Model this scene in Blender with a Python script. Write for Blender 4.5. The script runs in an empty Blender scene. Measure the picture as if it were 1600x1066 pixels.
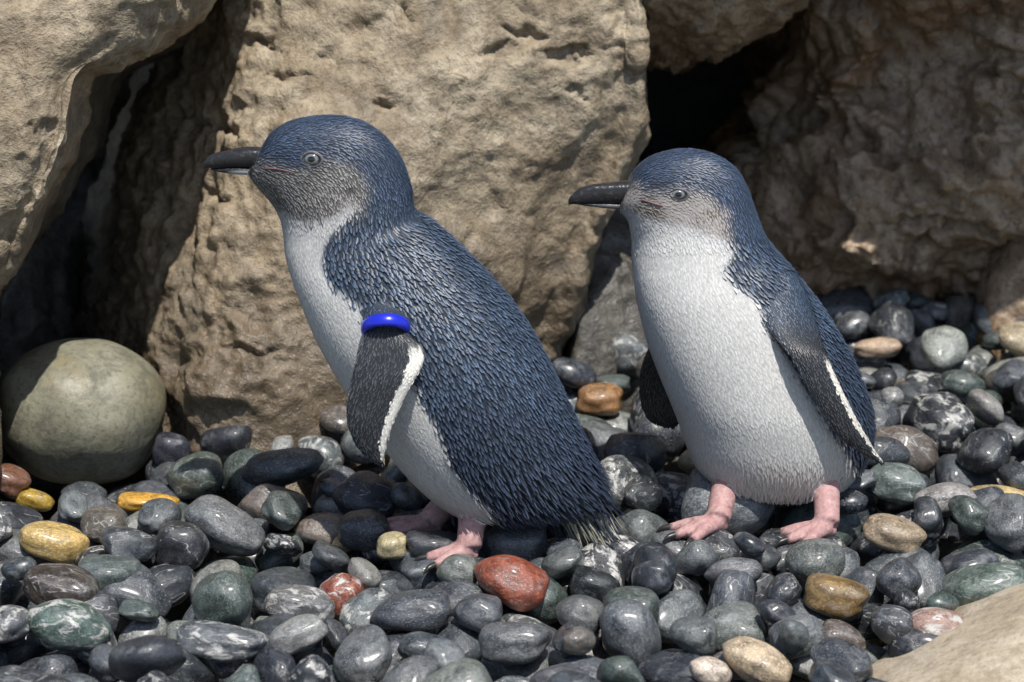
import bpy, bmesh, math, random
import numpy as np
from mathutils import Vector, Matrix, kdtree
from mathutils.bvhtree import BVHTree

# ------------------------------------------------------------------ camera
PITCH = math.radians(17.0)
DIST = 1.8
LENS = 92.5
AIM = Vector((0, 0, 0.145))
sc = bpy.context.scene
col = sc.collection
cam_d = bpy.data.cameras.new('camera')
cam = bpy.data.objects.new('camera', cam_d)
col.objects.link(cam)
CAM = AIM + DIST * Vector((0, -math.cos(PITCH), math.sin(PITCH)))
cam.location = CAM
cam.rotation_euler = (math.pi / 2 - PITCH, 0, 0)
cam_d.lens = LENS
cam_d.sensor_width = 36
cam_d.clip_start = 0.05
cam_d.clip_end = 200
cam_d.dof.use_dof = True
cam_d.dof.focus_distance = DIST
cam_d.dof.aperture_fstop = 10.0
sc.camera = cam

# ------------------------------------------------------------------ light
SUN_EL = math.radians(65)
SUN_AZ = math.radians(20)          # to the right of straight behind the camera
sun_dir = Vector((math.sin(SUN_AZ) * math.cos(SUN_EL), -math.cos(SUN_AZ) * math.cos(SUN_EL), math.sin(SUN_EL)))
world = bpy.data.worlds.new('World')
sc.world = world
world.use_nodes = True
wn = world.node_tree
bg = wn.nodes['Background']
sky = wn.nodes.new('ShaderNodeTexSky')
sky.sky_type = 'NISHITA'
sky.sun_disc = False
sky.sun_elevation = SUN_EL
sky.sun_rotation = math.atan2(sun_dir.x, sun_dir.y)
wn.links.new(sky.outputs[0], bg.inputs[0])
bg.inputs[1].default_value = 0.12
sun_d = bpy.data.lights.new('sun', 'SUN')
sun_d.energy = 5.0
sun_d.angle = math.radians(0.5)
sun_d.color = (1.0, 0.96, 0.90)
sun = bpy.data.objects.new('sun', sun_d)
col.objects.link(sun)
sun.rotation_euler = sun_dir.to_track_quat('Z', 'Y').to_euler()
sun.location = sun_dir * 5
sc.view_settings.view_transform = 'Standard'
sc.view_settings.look = 'None'
sc.view_settings.gamma = 1
sc.view_settings.use_curve_mapping = False
sc.view_settings.exposure = 0.1
sc.cycles.use_denoising = True
sc.cycles.use_adaptive_sampling = True
sc.cycles.adaptive_threshold = 0.025
sc.cycles.max_bounces = 4
sc.cycles.caustics_reflective = False
sc.cycles.caustics_refractive = False

# ------------------------------------------------------------------ helpers
rng = np.random.default_rng(11)
random.seed(5)
PXM = 36.0 / LENS / 1600.0
cF = np.array((0, math.cos(PITCH), -math.sin(PITCH)))
cU = np.array((0, math.sin(PITCH), math.cos(PITCH)))
cR = np.array((1.0, 0, 0))
CAMN = np.array(CAM)


def ray(px, py):
    return cF + cR * (px - 800) * PXM + cU * (533 - py) * PXM


def at(px, py, Y):
    """world point seen at a photo pixel at depth Y"""
    d = ray(px, py)
    return CAMN + d * (Y - CAMN[1]) / d[1]


def ground(px, py, z=0.0):
    d = ray(px, py)
    return CAMN + d * (z - CAMN[2]) / d[2]


def project(P):
    q = np.asarray(P) - CAMN
    f = q @ cF
    return 800 + (q @ cR) / f / PXM, 533 - (q @ cU) / f / PXM


def sm(a, b, x):
    t = np.clip((x - a) / (b - a), 0, 1)
    return t * t * (3 - 2 * t)


_pr = np.random.default_rng(3)
_perm = np.concatenate([_pr.permutation(256)] * 3)
_grad = _pr.normal(size=(256, 3))
_grad /= np.linalg.norm(_grad, axis=1)[:, None]


def pnoise(P):
    i = np.floor(P).astype(int)
    f = P - i
    i &= 255
    u = f * f * f * (f * (f * 6 - 15) + 10)
    out = 0
    for dx in (0, 1):
        for dy in (0, 1):
            for dz in (0, 1):
                h = _perm[_perm[_perm[i[:, 0] + dx] + i[:, 1] + dy] + i[:, 2] + dz] & 255
                g = (_grad[h] * (f - (dx, dy, dz))).sum(1)
                w = (u[:, 0] if dx else 1 - u[:, 0]) * (u[:, 1] if dy else 1 - u[:, 1]) * (u[:, 2] if dz else 1 - u[:, 2])
                out = out + g * w
    return out


def fbm(P, o=4, ridge=False):
    s, a = 0, 1.0
    for k in range(o):
        n = pnoise(P * 2 ** k + 17.3 * k)
        s = s + a * ((0.5 - 2 * np.abs(n)) if ridge else n)
        a *= 0.5
    return s


def crom(pts, n):
    """Catmull-Rom through rows of pts, n samples"""
    pts = np.asarray(pts, float)
    m = len(pts)
    t = np.linspace(0, m - 1, n)
    i = np.minimum(t.astype(int), m - 2)
    f = (t - i).reshape((-1,) + (1,) * (pts.ndim - 1))
    p0 = pts[np.maximum(i - 1, 0)]
    p1 = pts[i]
    p2 = pts[i + 1]
    p3 = pts[np.minimum(i + 2, m - 1)]
    return 0.5 * (2 * p1 + (p2 - p0) * f + (2 * p0 - 5 * p1 + 4 * p2 - p3) * f ** 2 + (3 * p1 - p0 - 3 * p2 + p3) * f ** 3)


def mesh_from(name, V, F, smooth=True):
    me = bpy.data.meshes.new(name)
    me.from_pydata([tuple(v) for v in np.asarray(V, float).tolist()], [], [tuple(f) for f in F])
    me.update()
    if smooth:
        me.polygons.foreach_set('use_smooth', np.ones(len(me.polygons), bool))
    return me


def link(name, me, mat=None, parent=None):
    o = bpy.data.objects.new(name, me)
    col.objects.link(o)
    if mat is not None:
        me.materials.append(mat)
    if parent is not None:
        o.parent = parent
        o.matrix_parent_inverse = Matrix.Translation(-parent.location)
    return o


def tag(o, label=None, cat=None, group=None, kind=None):
    for k, v in (('label', label), ('category', cat), ('group', group), ('kind', kind)):
        if v:
            o[k] = v
    return o


def set_col(me, C, name='Col'):
    C = np.asarray(C, np.float32)
    if C.shape[1] == 3:
        C = np.hstack([C, np.ones((len(C), 1), np.float32)])
    a = me.color_attributes.new(name, 'FLOAT_COLOR', 'POINT')
    a.data.foreach_set('color', C.ravel())


def recalc(me):
    bm = bmesh.new()
    bm.from_mesh(me)
    bmesh.ops.recalc_face_normals(bm, faces=bm.faces)
    bm.to_mesh(me)
    bm.free()


def grid_faces(n, m, wrap=True, off=0):
    F = []
    for i in range(n - 1):
        for j in range(m if wrap else m - 1):
            k = (j + 1) % m
            F.append((off + i * m + j, off + i * m + k, off + (i + 1) * m + k, off + (i + 1) * m + j))
    return F


# ------------------------------------------------------------------ node material helper
class Mat:
    def __init__(s, name):
        s.m = bpy.data.materials.new(name)
        s.m.use_nodes = True
        s.t = s.m.node_tree
        s.b = s.t.nodes['Principled BSDF']

    def n(s, kind, **kw):
        nd = s.t.nodes.new('ShaderNode' + kind)
        for k, v in kw.items():
            if k.startswith('i_'):
                nd.inputs[k[2:].replace('_', ' ')].default_value = v
            else:
                setattr(nd, k, v)
        return nd

    def l(s, a, b):
        s.t.links.new(a, b)

    def noise(s, vec, scale, detail=6, rough=0.6, dist=0.0):
        nd = s.n('TexNoise', i_Scale=scale, i_Detail=detail, i_Roughness=rough, i_Distortion=dist)
        s.l(vec, nd.inputs['Vector'])
        return nd.outputs['Fac']

    def ramp(s, fac, stops, interp='LINEAR'):
        r = s.n('ValToRGB')
        r.color_ramp.interpolation = interp
        e = r.color_ramp.elements
        while len(e) < len(stops):
            e.new(0.5)
        for x, (p, c) in zip(e, stops):
            x.position = p
            x.color = (*c, 1) if not isinstance(c, float) else (c, c, c, 1)
        s.l(fac, r.inputs[0])
        return r.outputs[0]

    def mix(s, fac, a, b, blend='MIX'):
        x = s.n('Mix', data_type='RGBA', blend_type=blend)
        for sock, v in ((x.inputs[0], fac), (x.inputs[6], a), (x.inputs[7], b)):
            if hasattr(v, 'links'):
                s.l(v, sock)
            else:
                sock.default_value = v if isinstance(v, (int, float)) else (*v, 1)
        return x.outputs[2]

    def math(s, op, a, b=0.0):
        x = s.n('Math', operation=op)
        for sock, v in ((x.inputs[0], a), (x.inputs[1], b)):
            if hasattr(v, 'links'):
                s.l(v, sock)
            else:
                sock.default_value = v
        return x.outputs[0]

    def bump(s, h, strength, dist, prev=None):
        x = s.n('Bump', i_Strength=strength, i_Distance=dist)
        s.l(h, x.inputs['Height'])
        if prev is not None:
            s.l(prev, x.inputs['Normal'])
        return x.outputs[0]


def flat_mat(name, c, rough=0.5, spec=0.5, coat=0.0):
    M = Mat(name)
    M.b.inputs['Base Color'].default_value = (*c, 1)
    M.b.inputs['Roughness'].default_value = rough
    M.b.inputs['Specular IOR Level'].default_value = spec
    M.b.inputs['Coat Weight'].default_value = coat
    return M.m


def rock_mat(name, c1, c2, c3, dark, rough=(0.5, 0.8), scale=1.0, streak=0.3, crack=0.5, spec=0.4, relief=1.0, wet=None):
    M = Mat(name)
    tc = M.n('TexCoord').outputs['Object']
    big = M.noise(tc, 7 * scale, 4, 0.62, 0.6)
    base = M.ramp(big, [(0.32, c3), (0.45, c1), (0.58, c2), (0.70, c1)])
    mid = M.noise(tc, 40 * scale, 6, 0.72, 0.3)
    base = M.mix(M.ramp(mid, [(0.36, 0.7), (0.54, 0.0)]), base, dark)
    base = M.mix(M.ramp(mid, [(0.60, 0.0), (0.75, streak)]), base, tuple(min(1, x * 1.35 + 0.04) for x in c2))
    vo = M.n('TexVoronoi', feature='DISTANCE_TO_EDGE', i_Scale=13 * scale)
    wv = M.n('TexNoise', i_Scale=18.0, i_Detail=3.0)
    M.l(tc, wv.inputs['Vector'])
    M.l(M.mix(0.12, tc, wv.outputs['Color'], 'ADD'), vo.inputs['Vector'])
    cr = M.ramp(vo.outputs['Distance'], [(0.0, 1.0), (0.014, 0.0)])
    crk = M.math('MULTIPLY', cr, M.ramp(big, [(0.50, 0.0), (0.56, 1.0)]))
    base = M.mix(M.math('MULTIPLY', crk, crack), base, tuple(x * 0.35 for x in dark))
    rg = M.ramp(mid, [(0.35, rough[1]), (0.65, rough[0])])
    if wet:                                            # splashed, darker stone near the pebbles
        sp = M.n('SeparateXYZ')
        M.l(tc, sp.inputs[0])
        hgt = M.math('ADD', sp.outputs['Z'], M.math('MULTIPLY', M.math('SUBTRACT', big, .5), -.45))
        k = M.ramp(hgt, [(wet - .02, .9), (wet + .07, 0.)])
        base = M.mix(k, base, M.mix(1.0, base, (.42, .40, .40), 'MULTIPLY'))
        rg = M.mix(k, rg, (.22, .22, .22))
    fine = M.noise(tc, 230, 3, 0.75)
    base = M.mix(M.ramp(fine, [(0.34, 0.6), (0.48, 0.0)]), base, dark)
    base = M.mix(M.ramp(fine, [(0.58, 0.0), (0.75, 0.4)]), base, tuple(min(1, x * 1.4 + 0.05) for x in c2))
    M.l(base, M.b.inputs['Base Color'])
    M.l(rg, M.b.inputs['Roughness'])
    M.b.inputs['Specular IOR Level'].default_value = spec
    b = M.bump(mid, 0.8 * relief, 0.006)
    b = M.bump(fine, 0.7 * relief, 0.002, b)
    M.l(b, M.b.inputs['Normal'])
    return M.m


M_TAN = rock_mat('tan_rock', (0.30, 0.235, 0.155), (0.40, 0.335, 0.24), (0.23, 0.20, 0.155), (0.12, 0.092, 0.06), streak=0.5, wet=.095)
M_BROWN = rock_mat('wet_brown_rock', (0.29, 0.185, 0.105), (0.41, 0.305, 0.20), (0.33, 0.165, 0.065), (0.085, 0.056, 0.036), rough=(0.11, 0.45), streak=0.5, spec=0.7)
M_GREY = rock_mat('grey_rock', (0.085, 0.078, 0.066), (0.14, 0.13, 0.11), (0.055, 0.052, 0.046), (0.028, 0.027, 0.025), rough=(0.2, 0.55), spec=0.55)
M_SLAB = rock_mat('sandstone', (0.42, 0.35, 0.25), (0.50, 0.43, 0.33), (0.38, 0.31, 0.22), (0.24, 0.19, 0.13), scale=1.6, streak=0.2, crack=0.15, relief=.5)


# ------------------------------------------------------------------ rocks
def rock(name, rows, mat, label, nu=170, nv=150, amp=1.0, facet=0.22, cell=0.07, seed=0, back=True, dents=(), rough=None):
    """rows of control points (px, py, Y) swept to a closed displaced shell"""
    R = np.array([[at(*p) for p in r] for r in rows])
    R = crom(R, nv)                                   # along rows
    R = np.swapaxes(crom(np.swapaxes(R, 0, 1), nu), 0, 1)
    n, m = R.shape[:2]
    if back:                                           # close it behind with extra columns
        nb = 10
        ex = [R[:, -1:] * (1 - k / nb) + R[:, :1] * (k / nb) for k in range(1, nb)]
        R = np.concatenate([R] + ex, 1)
        m = R.shape[1]
    du = np.roll(R, -1, 1) - np.roll(R, 1, 1)
    dv = np.gradient(R, axis=0)
    N = np.cross(du, dv)
    N /= np.linalg.norm(N, axis=2)[..., None] + 1e-12
    c = R.mean((0, 1))
    mid = R[n // 2, :nu].mean(0)
    P = R.reshape(-1, 3)
    N = N.reshape(-1, 3)
    if ((P - c) * N).sum() < 0:
        N = -N
    r2 = np.random.default_rng(seed + 50)
    lo, hi = P.min(0), P.max(0)
    K = int(np.clip(np.prod((hi - lo) / cell), 10, 500))
    S = lo + (hi - lo) * r2.random((K, 3))
    D = r2.normal(size=(K, 3))
    D /= np.linalg.norm(D, axis=1)[:, None]
    kd = kdtree.KDTree(K)
    for i, s in enumerate(S):
        kd.insert(s, i)
    kd.balance()
    W = P + 0.022 * np.stack([fbm(P * 22 + k * 31, 3) for k in range(3)], 1)
    fd = np.zeros(len(P))
    for i in range(len(P)):
        (_, a, da), (_, b, db) = kd.find_n(W[i], 2)
        w = 0.5 + 0.5 * min(1, (db - da) / (0.10 * cell))
        fa = max(-.03, min(.03, float((W[i] - S[a]) @ D[a])))
        fb = max(-.03, min(.03, float((W[i] - S[b]) @ D[b])))
        fd[i] = fa * w + fb * (1 - w)
    q = sm(-.15, .35, fbm(P * 9 + seed + 40, 2))       # rough patches between smooth ones
    ux, uy = project(P)
    if rough is not None:
        q = np.clip(q * .5 + rough(ux, uy), 0, 1.3)
    d = 0.020 * fbm(P * 7 + seed, 3) + q * 0.010 * fbm(P * 19 + seed, 4, True) + (.0016 + .0055 * q) * fbm(P * 60 + seed, 5) + facet * fd
    front = N[:, 1] < .2
    for cx, cy, rx, ry, an, dp in dents:
        wx = ux + 26 * fbm(P * 55 + 5, 4) - cx
        wy = uy + 22 * fbm(P * 55 + 25, 4) - cy
        ca, sa = math.cos(an), math.sin(an)
        e = ((wx * ca + wy * sa) / rx) ** 2 + ((-wx * sa + wy * ca) / ry) ** 2
        lip = np.where(-wx * sa + wy * ca < 0, .35, 1.0)      # sharp upper lip, worn lower one
        d = d - front * dp * .9 * np.exp(-(e / np.where(lip < 1, .6, 1.6)) ** 2)
    P = P + N * (amp * d)[:, None]
    F = grid_faces(n, m, back)
    if back:
        F.append(tuple(range(m)))
        F.append(tuple(reversed(range((n - 1) * m, n * m))))
    me = mesh_from(name, P, F)
    recalc(me)
    o = link(name, me, mat)
    return tag(o, label, 'rock')


def Rw(py, *xy):
    return [(x, py, Y) for x, Y in xy]


rock('rock', [
    Rw(-330, (300, .80), (350, .55), (400, .42), (470, .36), (620, .34), (800, .35), (950, .37), (1015, .42), (1010, .80)),
    Rw(-150, (270, .80), (320, .52), (372, .39), (450, .33), (600, .31), (800, .33), (960, .35), (1012, .40), (1000, .80)),
    Rw(40, (190, .78), (290, .50), (350, .38), (430, .315), (600, .285), (800, .31), (965, .335), (1003, .38), (960, .80)),
    Rw(190, (130, .75), (225, .47), (300, .35), (400, .285), (600, .265), (800, .30), (955, .335), (1000, .38), (950, .80)),
    Rw(345, (95, .70), (175, .43), (262, .315), (370, .25), (560, .245), (780, .295), (900, .335), (942, .38), (900, .78)),
    Rw(490, (80, .60), (165, .375), (255, .28), (355, .222), (540, .225), (740, .285), (850, .335), (897, .38), (850, .75)),
    Rw(610, (100, .50), (185, .30), (265, .24), (350, .190), (520, .205), (700, .285), (810, .34), (856, .385), (810, .70)),
    Rw(790, (120, .45), (205, .27), (275, .22), (345, .168), (500, .19), (670, .28), (785, .34), (835, .385), (800, .65)),
], M_TAN, 'big tan rock face rising behind the penguin with the blue band', nu=300, nv=270, facet=0.12, cell=0.085, seed=1, amp=.85,
     rough=lambda x, y: sm(480, 380, x) * .9 + .25 * sm(860, 960, x),
     dents=[(822, 48, 24, 8, .3, .012), (770, 74, 28, 8, -.25, .009), (872, 84, 26, 9, .1, .012), (912, 76, 16, 6, -.2, .010), (598, 163, 12, 8, .2, .012), (896, 145, 22, 5, .6, .008),
            (630, 15, 16, 5, 1.1, .008), (410, 65, 22, 8, .2, .012), (345, 195, 30, 12, .2, .012), (440, 118, 30, 6, -.2, .008), (395, 545, 34, 6, .05, .010), (330, 300, 24, 8, .5, .010), (620, 275, 14, 5, 0, .006)])

rock('overhanging_rock', [
    Rw(-420, (-500, .50), (-350, .30), (-100, .25), (150, .26), (330, .27), (430, .32), (440, .60)),
    Rw(-160, (-500, .45), (-350, .22), (-100, .16), (120, .165), (290, .18), (375, .25), (400, .55)),
    Rw(-10, (-500, .40), (-350, .16), (-100, .11), (80, .115), (222, .13), (318, .22), (330, .52)),
    Rw(45, (-500, .38), (-350, .14), (-120, .095), (60, .10), (185, .12), (272, .20), (290, .50)),
    Rw(90, (-500, .36), (-350, .13), (-140, .085), (20, .09), (130, .11), (185, .17), (220, .50)),
    Rw(125, (-500, .35), (-350, .13), (-140, .08), (10, .085), (98, .105), (122, .15), (180, .50)),
    Rw(200, (-500, .35), (-350, .12), (-150, .07), (-10, .075), (85, .095), (107, .14), (150, .48)),
    Rw(285, (-500, .34), (-350, .12), (-160, .065), (-30, .07), (52, .09), (82, .13), (110, .46)),
    Rw(350, (-500, .33), (-350, .12), (-180, .065), (-60, .075), (20, .095), (48, .13), (60, .45)),
    Rw(400, (-500, .32), (-350, .12), (-200, .07), (-80, .08), (0, .10), (26, .14), (20, .44)),
    Rw(480, (-500, .31), (-350, .12), (-200, .075), (-100, .09), (-50, .11), (-12, .15), (-10, .42)),
    Rw(620, (-500, .30), (-350, .11), (-210, .06), (-110, .05), (-55, .06), (-2, .10), (-30, .40)),
    Rw(860, (-500, .30), (-350, .10), (-210, .04), (-110, .03), (-60, .04), (-10, .08), (-40, .38)),
], M_TAN, 'tan overhanging rock with a jagged edge above the rounded boulder', nu=220, nv=230, facet=0.14, cell=0.07, seed=2, amp=0.7)

rock('rock', [
    Rw(-400, (-300, .90), (-150, .66), (0, .62), (150, .64), (350, .66), (450, .9)),
    Rw(200, (-300, .90), (-150, .62), (0, .58), (100, .60), (250, .64), (400, .9)),
    Rw(420, (-300, .85), (-150, .50), (0, .44), (90, .46), (135, .54), (300, .85)),
    Rw(640, (-300, .80), (-150, .42), (0, .37), (90, .40), (125, .48), (250, .80)),
    Rw(820, (-300, .75), (-150, .38), (0, .34), (90, .37), (125, .46), (250, .75)),
], M_GREY, 'grey rock deep inside the cave behind the boulder', nu=90, nv=110, facet=0.2, seed=3)

rock('rock', [
    Rw(255, (880, .85), (930, .62), (990, .58), (1060, .62), (1100, .85)),
    Rw(345, (860, .85), (910, .50), (985, .47), (1050, .52), (1100, .85)),
    Rw(450, (830, .85), (880, .44), (970, .42), (1050, .48), (1110, .85)),
    Rw(560, (810, .80), (870, .405), (960, .39), (1060, .46), (1120, .80)),
    Rw(720, (800, .75), (860, .39), (960, .375), (1070, .45), (1130, .75)),
], M_GREY, 'dark grey wet rock between the tan rock face and the cave', nu=90, nv=90, facet=0.2, seed=4, amp=0.8)

rock('rock', [
    Rw(-700, (960, .9), (985, .36), (1050, .22), (1180, .20), (1330, .25), (1400, .9)),
    Rw(-350, (960, .9), (990, .38), (1050, .28), (1150, .28), (1300, .34), (1380, .9)),
    Rw(-100, (960, .9), (985, .42), (1040, .34), (1130, .34), (1270, .42), (1340, .9)),
    Rw(20, (960, .9), (990, .44), (1040, .38), (1110, .39), (1215, .46), (1260, .9)),
    Rw(66, (960, .9), (992, .50), (1030, .46), (1075, .45), (1120, .50), (1160, .9)),
    Rw(96, (960, .9), (992, .60), (1012, .58), (1030, .57), (1050, .62), (1080, .9)),
], M_BROWN, 'grey brown rock forming the roof of the black cave', nu=120, nv=130, facet=0.3, cell=0.05, seed=5, amp=0.75, rough=lambda x, y: .8 + 0 * x)

rock('rock_wall', [
    Rw(-1000, (1150, .9), (1190, .42), (1300, .32), (1450, .28), (1650, .26), (1900, .26), (2000, .9)),  # unseen top rows lean forward, an added roof to shade the wall
    Rw(-520, (1150, .9), (1200, .45), (1300, .36), (1450, .335), (1650, .30), (1900, .30), (2000, .9)),
    Rw(-180, (1180, .9), (1225, .54), (1300, .46), (1450, .44), (1650, .42), (1900, .40), (2000, .9)),
    Rw(30, (1180, .95), (1228, .62), (1300, .565), (1450, .54), (1650, .50), (1900, .48), (2000, .9)),
    Rw(150, (1170, .95), (1215, .67), (1300, .585), (1450, .54), (1650, .50), (1900, .48), (2000, .9)),
    Rw(260, (1060, .95), (1120, .69), (1260, .565), (1440, .50), (1650, .49), (1900, .48), (2000, .9)),
    Rw(360, (1000, .95), (1080, .66), (1250, .545), (1440, .50), (1650, .50), (1900, .48), (2000, .9)),
    Rw(440, (1000, .95), (1080, .62), (1250, .54), (1440, .525), (1650, .54), (1900, .50), (2000, .9)),
    Rw(500, (1000, .95), (1080, .62), (1250, .575), (1440, .575), (1650, .58), (1900, .52), (2000, .9)),
    Rw(600, (1000, .95), (1080, .62), (1250, .59), (1440, .595), (1650, .60), (1900, .52), (2000, .9)),
], M_BROWN, 'wet dark brown rock wall behind the unbanded penguin', nu=260, nv=270, facet=0.42, cell=0.075, seed=6, amp=1.1, rough=lambda x, y: .7 + 0 * x,
     dents=[(1405, 245, 34, 44, .2, .022), (1345, 235, 18, 34, -.3, .014), (1490, 350, 70, 12, .15, .016), (1580, 125, 36, 14, .4, .016), (1440, 372, 30, 10, -.5, .014),
            (1370, 195, 70, 16, .55, -.016), (1480, 262, 60, 18, .8, -.018), (1420, 420, 70, 22, .5, -.016), (1560, 250, 50, 20, -.6, -.012), (1300, 380, 40, 20, .3, -.012)])

rock('rock', [
    Rw(462, (1470, .60), (1480, .54), (1505, .53), (1525, .54), (1530, .60)),
    Rw(480, (1468, .62), (1474, .53), (1505, .52), (1532, .53), (1538, .62)),
    Rw(510, (1466, .62), (1472, .525), (1505, .515), (1530, .53), (1535, .62)),
    Rw(545, (1464, .62), (1470, .525), (1505, .515), (1530, .53), (1535, .62)),
], M_GREY, 'small angular grey stone wedged at the foot of the brown wall', nu=40, nv=36, facet=0.1, cell=0.03, seed=7, amp=0.3)
rock('rock', [
    Rw(330, (1590, .62), (1600, .50), (1660, .46), (1760, .46), (1800, .60)),
    Rw(440, (1530, .62), (1545, .51), (1610, .47), (1760, .46), (1800, .62)),
    Rw(500, (1525, .62), (1535, .50), (1600, .475), (1760, .46), (1800, .62)),
    Rw(580, (1520, .62), (1530, .50), (1600, .475), (1760, .46), (1800, .62)),
], M_BROWN, 'low wet brown rock beside the small angular grey stone', nu=60, nv=60, facet=0.25, cell=0.05, seed=8, amp=0.6)

rock('sandstone_slab', [
    Rw(898, (1600, -.06), (1660, -.10), (1780, -.13), (1950, -.10)),
    Rw(918, (1545, -.09), (1605, -.15), (1740, -.19), (1950, -.13)),
    Rw(968, (1450, -.12), (1540, -.19), (1680, -.23), (1950, -.2)),
    Rw(1035, (1350, -.15), (1455, -.23), (1620, -.27), (1950, -.26)),
    Rw(1110, (1250, -.18), (1370, -.265), (1570, -.30), (1950, -.30)),
    Rw(1220, (1190, -.21), (1300, -.31), (1520, -.35), (1950, -.34)),
], M_SLAB, 'smooth pale sandstone slab at the edge of the pebble bed', nu=70, nv=70, facet=0.0, seed=9, amp=0.12)

# the cave's back wall and the ground below everything
gm = mesh_from('ground', [(-30, -30, -.075), (30, -30, -.075), (30, 30, -.075), (-30, 30, -.075)], [(0, 1, 2, 3)])
tag(link('ground', gm, rock_mat('dark_gravel', (.10, .09, .08), (.14, .13, .11), (.06, .06, .055), (.03, .03, .03))), kind='structure')
nx, nz = 60, 30
gx, gz = np.meshgrid(np.linspace(-1.6, 1.6, nx), np.linspace(-.1, 1.3, nz))
P = np.stack([gx.ravel(), np.full(gx.size, .95), gz.ravel()], 1)
P[:, 1] += 0.08 * fbm(P * 4, 4)
P2 = P.copy()
P2[:, 1] = 1.4
F = grid_faces(nz, nx, False) + [tuple(nx * nz + i for i in f[::-1]) for f in grid_faces(nz, nx, False)]
for i in range(nx - 1):
    F.append((i + 1, i, nx * nz + i, nx * nz + i + 1))
    t = (nz - 1) * nx
    F.append((t + i, t + i + 1, nx * nz + t + i + 1, nx * nz + t + i))
for i in range(nz - 1):
    F.append((i * nx, (i + 1) * nx, nx * nz + (i + 1) * nx, nx * nz + i * nx))
    F.append(((i + 1) * nx - 1 + nx, (i + 1) * nx - 1, nx * nz + (i + 1) * nx - 1, nx * nz + (i + 2) * nx - 1))
me = mesh_from('cave_wall', np.vstack([P, P2]), F)
recalc(me)
tag(link('cave_wall', me, M_GREY), 'dark back wall of the black cave', 'rock wall')

# ------------------------------------------------------------------ boulder
def blob(sub, k, amp, seed, freq=1.0):
    bm = bmesh.new()
    bmesh.ops.create_icosphere(bm, subdivisions=sub, radius=1)
    V = np.array([v.co for v in bm.verts])
    F = [tuple(v.index for v in f.verts) for f in bm.faces]
    bm.free()
    V /= (np.abs(V) ** k).sum(1)[:, None] ** (1 / k)
    V *= (1 + amp * fbm(V * freq + seed * 7.7, 2) * 1.6)[:, None]
    return V, F


V, F = blob(6, 2.3, 0.10, 2.2, 0.7)
bc = at(122, 640, .215)
V = V * (.0655, .062, .054)
a = 0.15
V = np.stack([V[:, 0] * math.cos(a) + V[:, 2] * math.sin(a), V[:, 1], -V[:, 0] * math.sin(a) + V[:, 2] * math.cos(a)], 1)
me = mesh_from('boulder', V, F)
M_BOULD = rock_mat('boulder_stone', (.20, .19, .13), (.28, .27, .20), (.20, .155, .08), (.085, .085, .065), rough=(.4, .65), scale=1.0, streak=.1, crack=.15)
for nd in M_BOULD.node_tree.nodes:
    if nd.type == 'BUMP':
        nd.inputs['Strength'].default_value *= 0.28
bo = link('boulder', me, M_BOULD)
bo.location = bc
tag(bo, 'large smooth greenish grey boulder resting under the overhanging rock', 'boulder')


# ------------------------------------------------------------------ penguins
def feather_mat(name, streak, rough=0.45, spec=0.5):
    M = Mat(name)
    c = M.n('Attribute', attribute_name='Col').outputs['Color']
    uv = M.n('UVMap').outputs['UV']
    s = M.n('SeparateXYZ')
    M.l(uv, s.inputs[0])
    across = M.math('ABSOLUTE', M.math('SUBTRACT', s.outputs['X'], 0.5))
    shaft = M.ramp(across, [(0.06, 1.0), (0.42, 0.0)])
    k = M.math('MULTIPLY', shaft, M.ramp(s.outputs['Y'], [(0.35, 0.25), (0.75, 1.0)]))
    dark = M.mix(1.0, c, (1 - streak * .70,) * 3, 'MULTIPLY')
    lite = M.mix(1.0, c, (1 + streak * 1.5, 1 + streak * 1.5, 1 + streak * 1.45), 'MULTIPLY')
    M.l(M.mix(k, dark, lite), M.b.inputs['Base Color'])
    M.b.inputs['Roughness'].default_value = rough
    M.b.inputs['Specular IOR Level'].default_value = spec
    return M.m


M_FEATH = feather_mat('blue_feathers', 1.0, 0.42, 0.45)
M_DOWN = feather_mat('white_feathers', 0.10, 0.7, 0.15)
Mx = Mat('penguin_skin')
_c = Mx.n('Attribute', attribute_name='Col').outputs['Color']
_tc = Mx.n('TexCoord').outputs['Object']
_n = Mx.noise(_tc, 420, 3, .6)
Mx.l(Mx.mix(Mx.ramp(_n, [(.35, .4), (.6, .0)]), _c, Mx.mix(1.0, _c, (.5, .5, .5), 'MULTIPLY')), Mx.b.inputs['Base Color'])
Mx.l(Mx.bump(_n, .35, .0008), Mx.b.inputs['Normal'])
Mx.b.inputs['Roughness'].default_value = .55
Mx.b.inputs['Specular IOR Level'].default_value = .3
M_SKIN = Mx.m

Mb = Mat('beak_horn')
_c = Mb.n('Attribute', attribute_name='Col').outputs['Color']
_tc = Mb.n('TexCoord').outputs['Object']
_n = Mb.noise(_tc, 330, 5, .6, .5)
Mb.l(Mb.mix(Mb.ramp(_n, [(.56, 0.), (.76, .4)]), _c, (.16, .155, .15)), Mb.b.inputs['Base Color'])
Mb.l(Mb.bump(_n, .4, .0008), Mb.b.inputs['Normal'])
Mb.b.inputs['Roughness'].default_value = .22
M_BEAK = Mb.m
M_CLAW = flat_mat('claw_horn', (.025, .024, .023), .35)
M_BAND = flat_mat('blue_plastic', (.012, .022, .48), .28, .5, .2)
M_GAPE = flat_mat('gape_skin', (.14, .07, .07), .5)
M_LID = flat_mat('eyelid_skin', (.13, .13, .14), .5)
Me = Mat('eye_ball')
_tc = Me.n('TexCoord').outputs['Object']
_s = Me.n('SeparateXYZ')
Me.l(_tc, _s.inputs[0])
_r = Me.math('SQRT', Me.math('ADD', Me.math('MULTIPLY', _s.outputs['X'], _s.outputs['X']), Me.math('MULTIPLY', _s.outputs['Y'], _s.outputs['Y'])))
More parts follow.
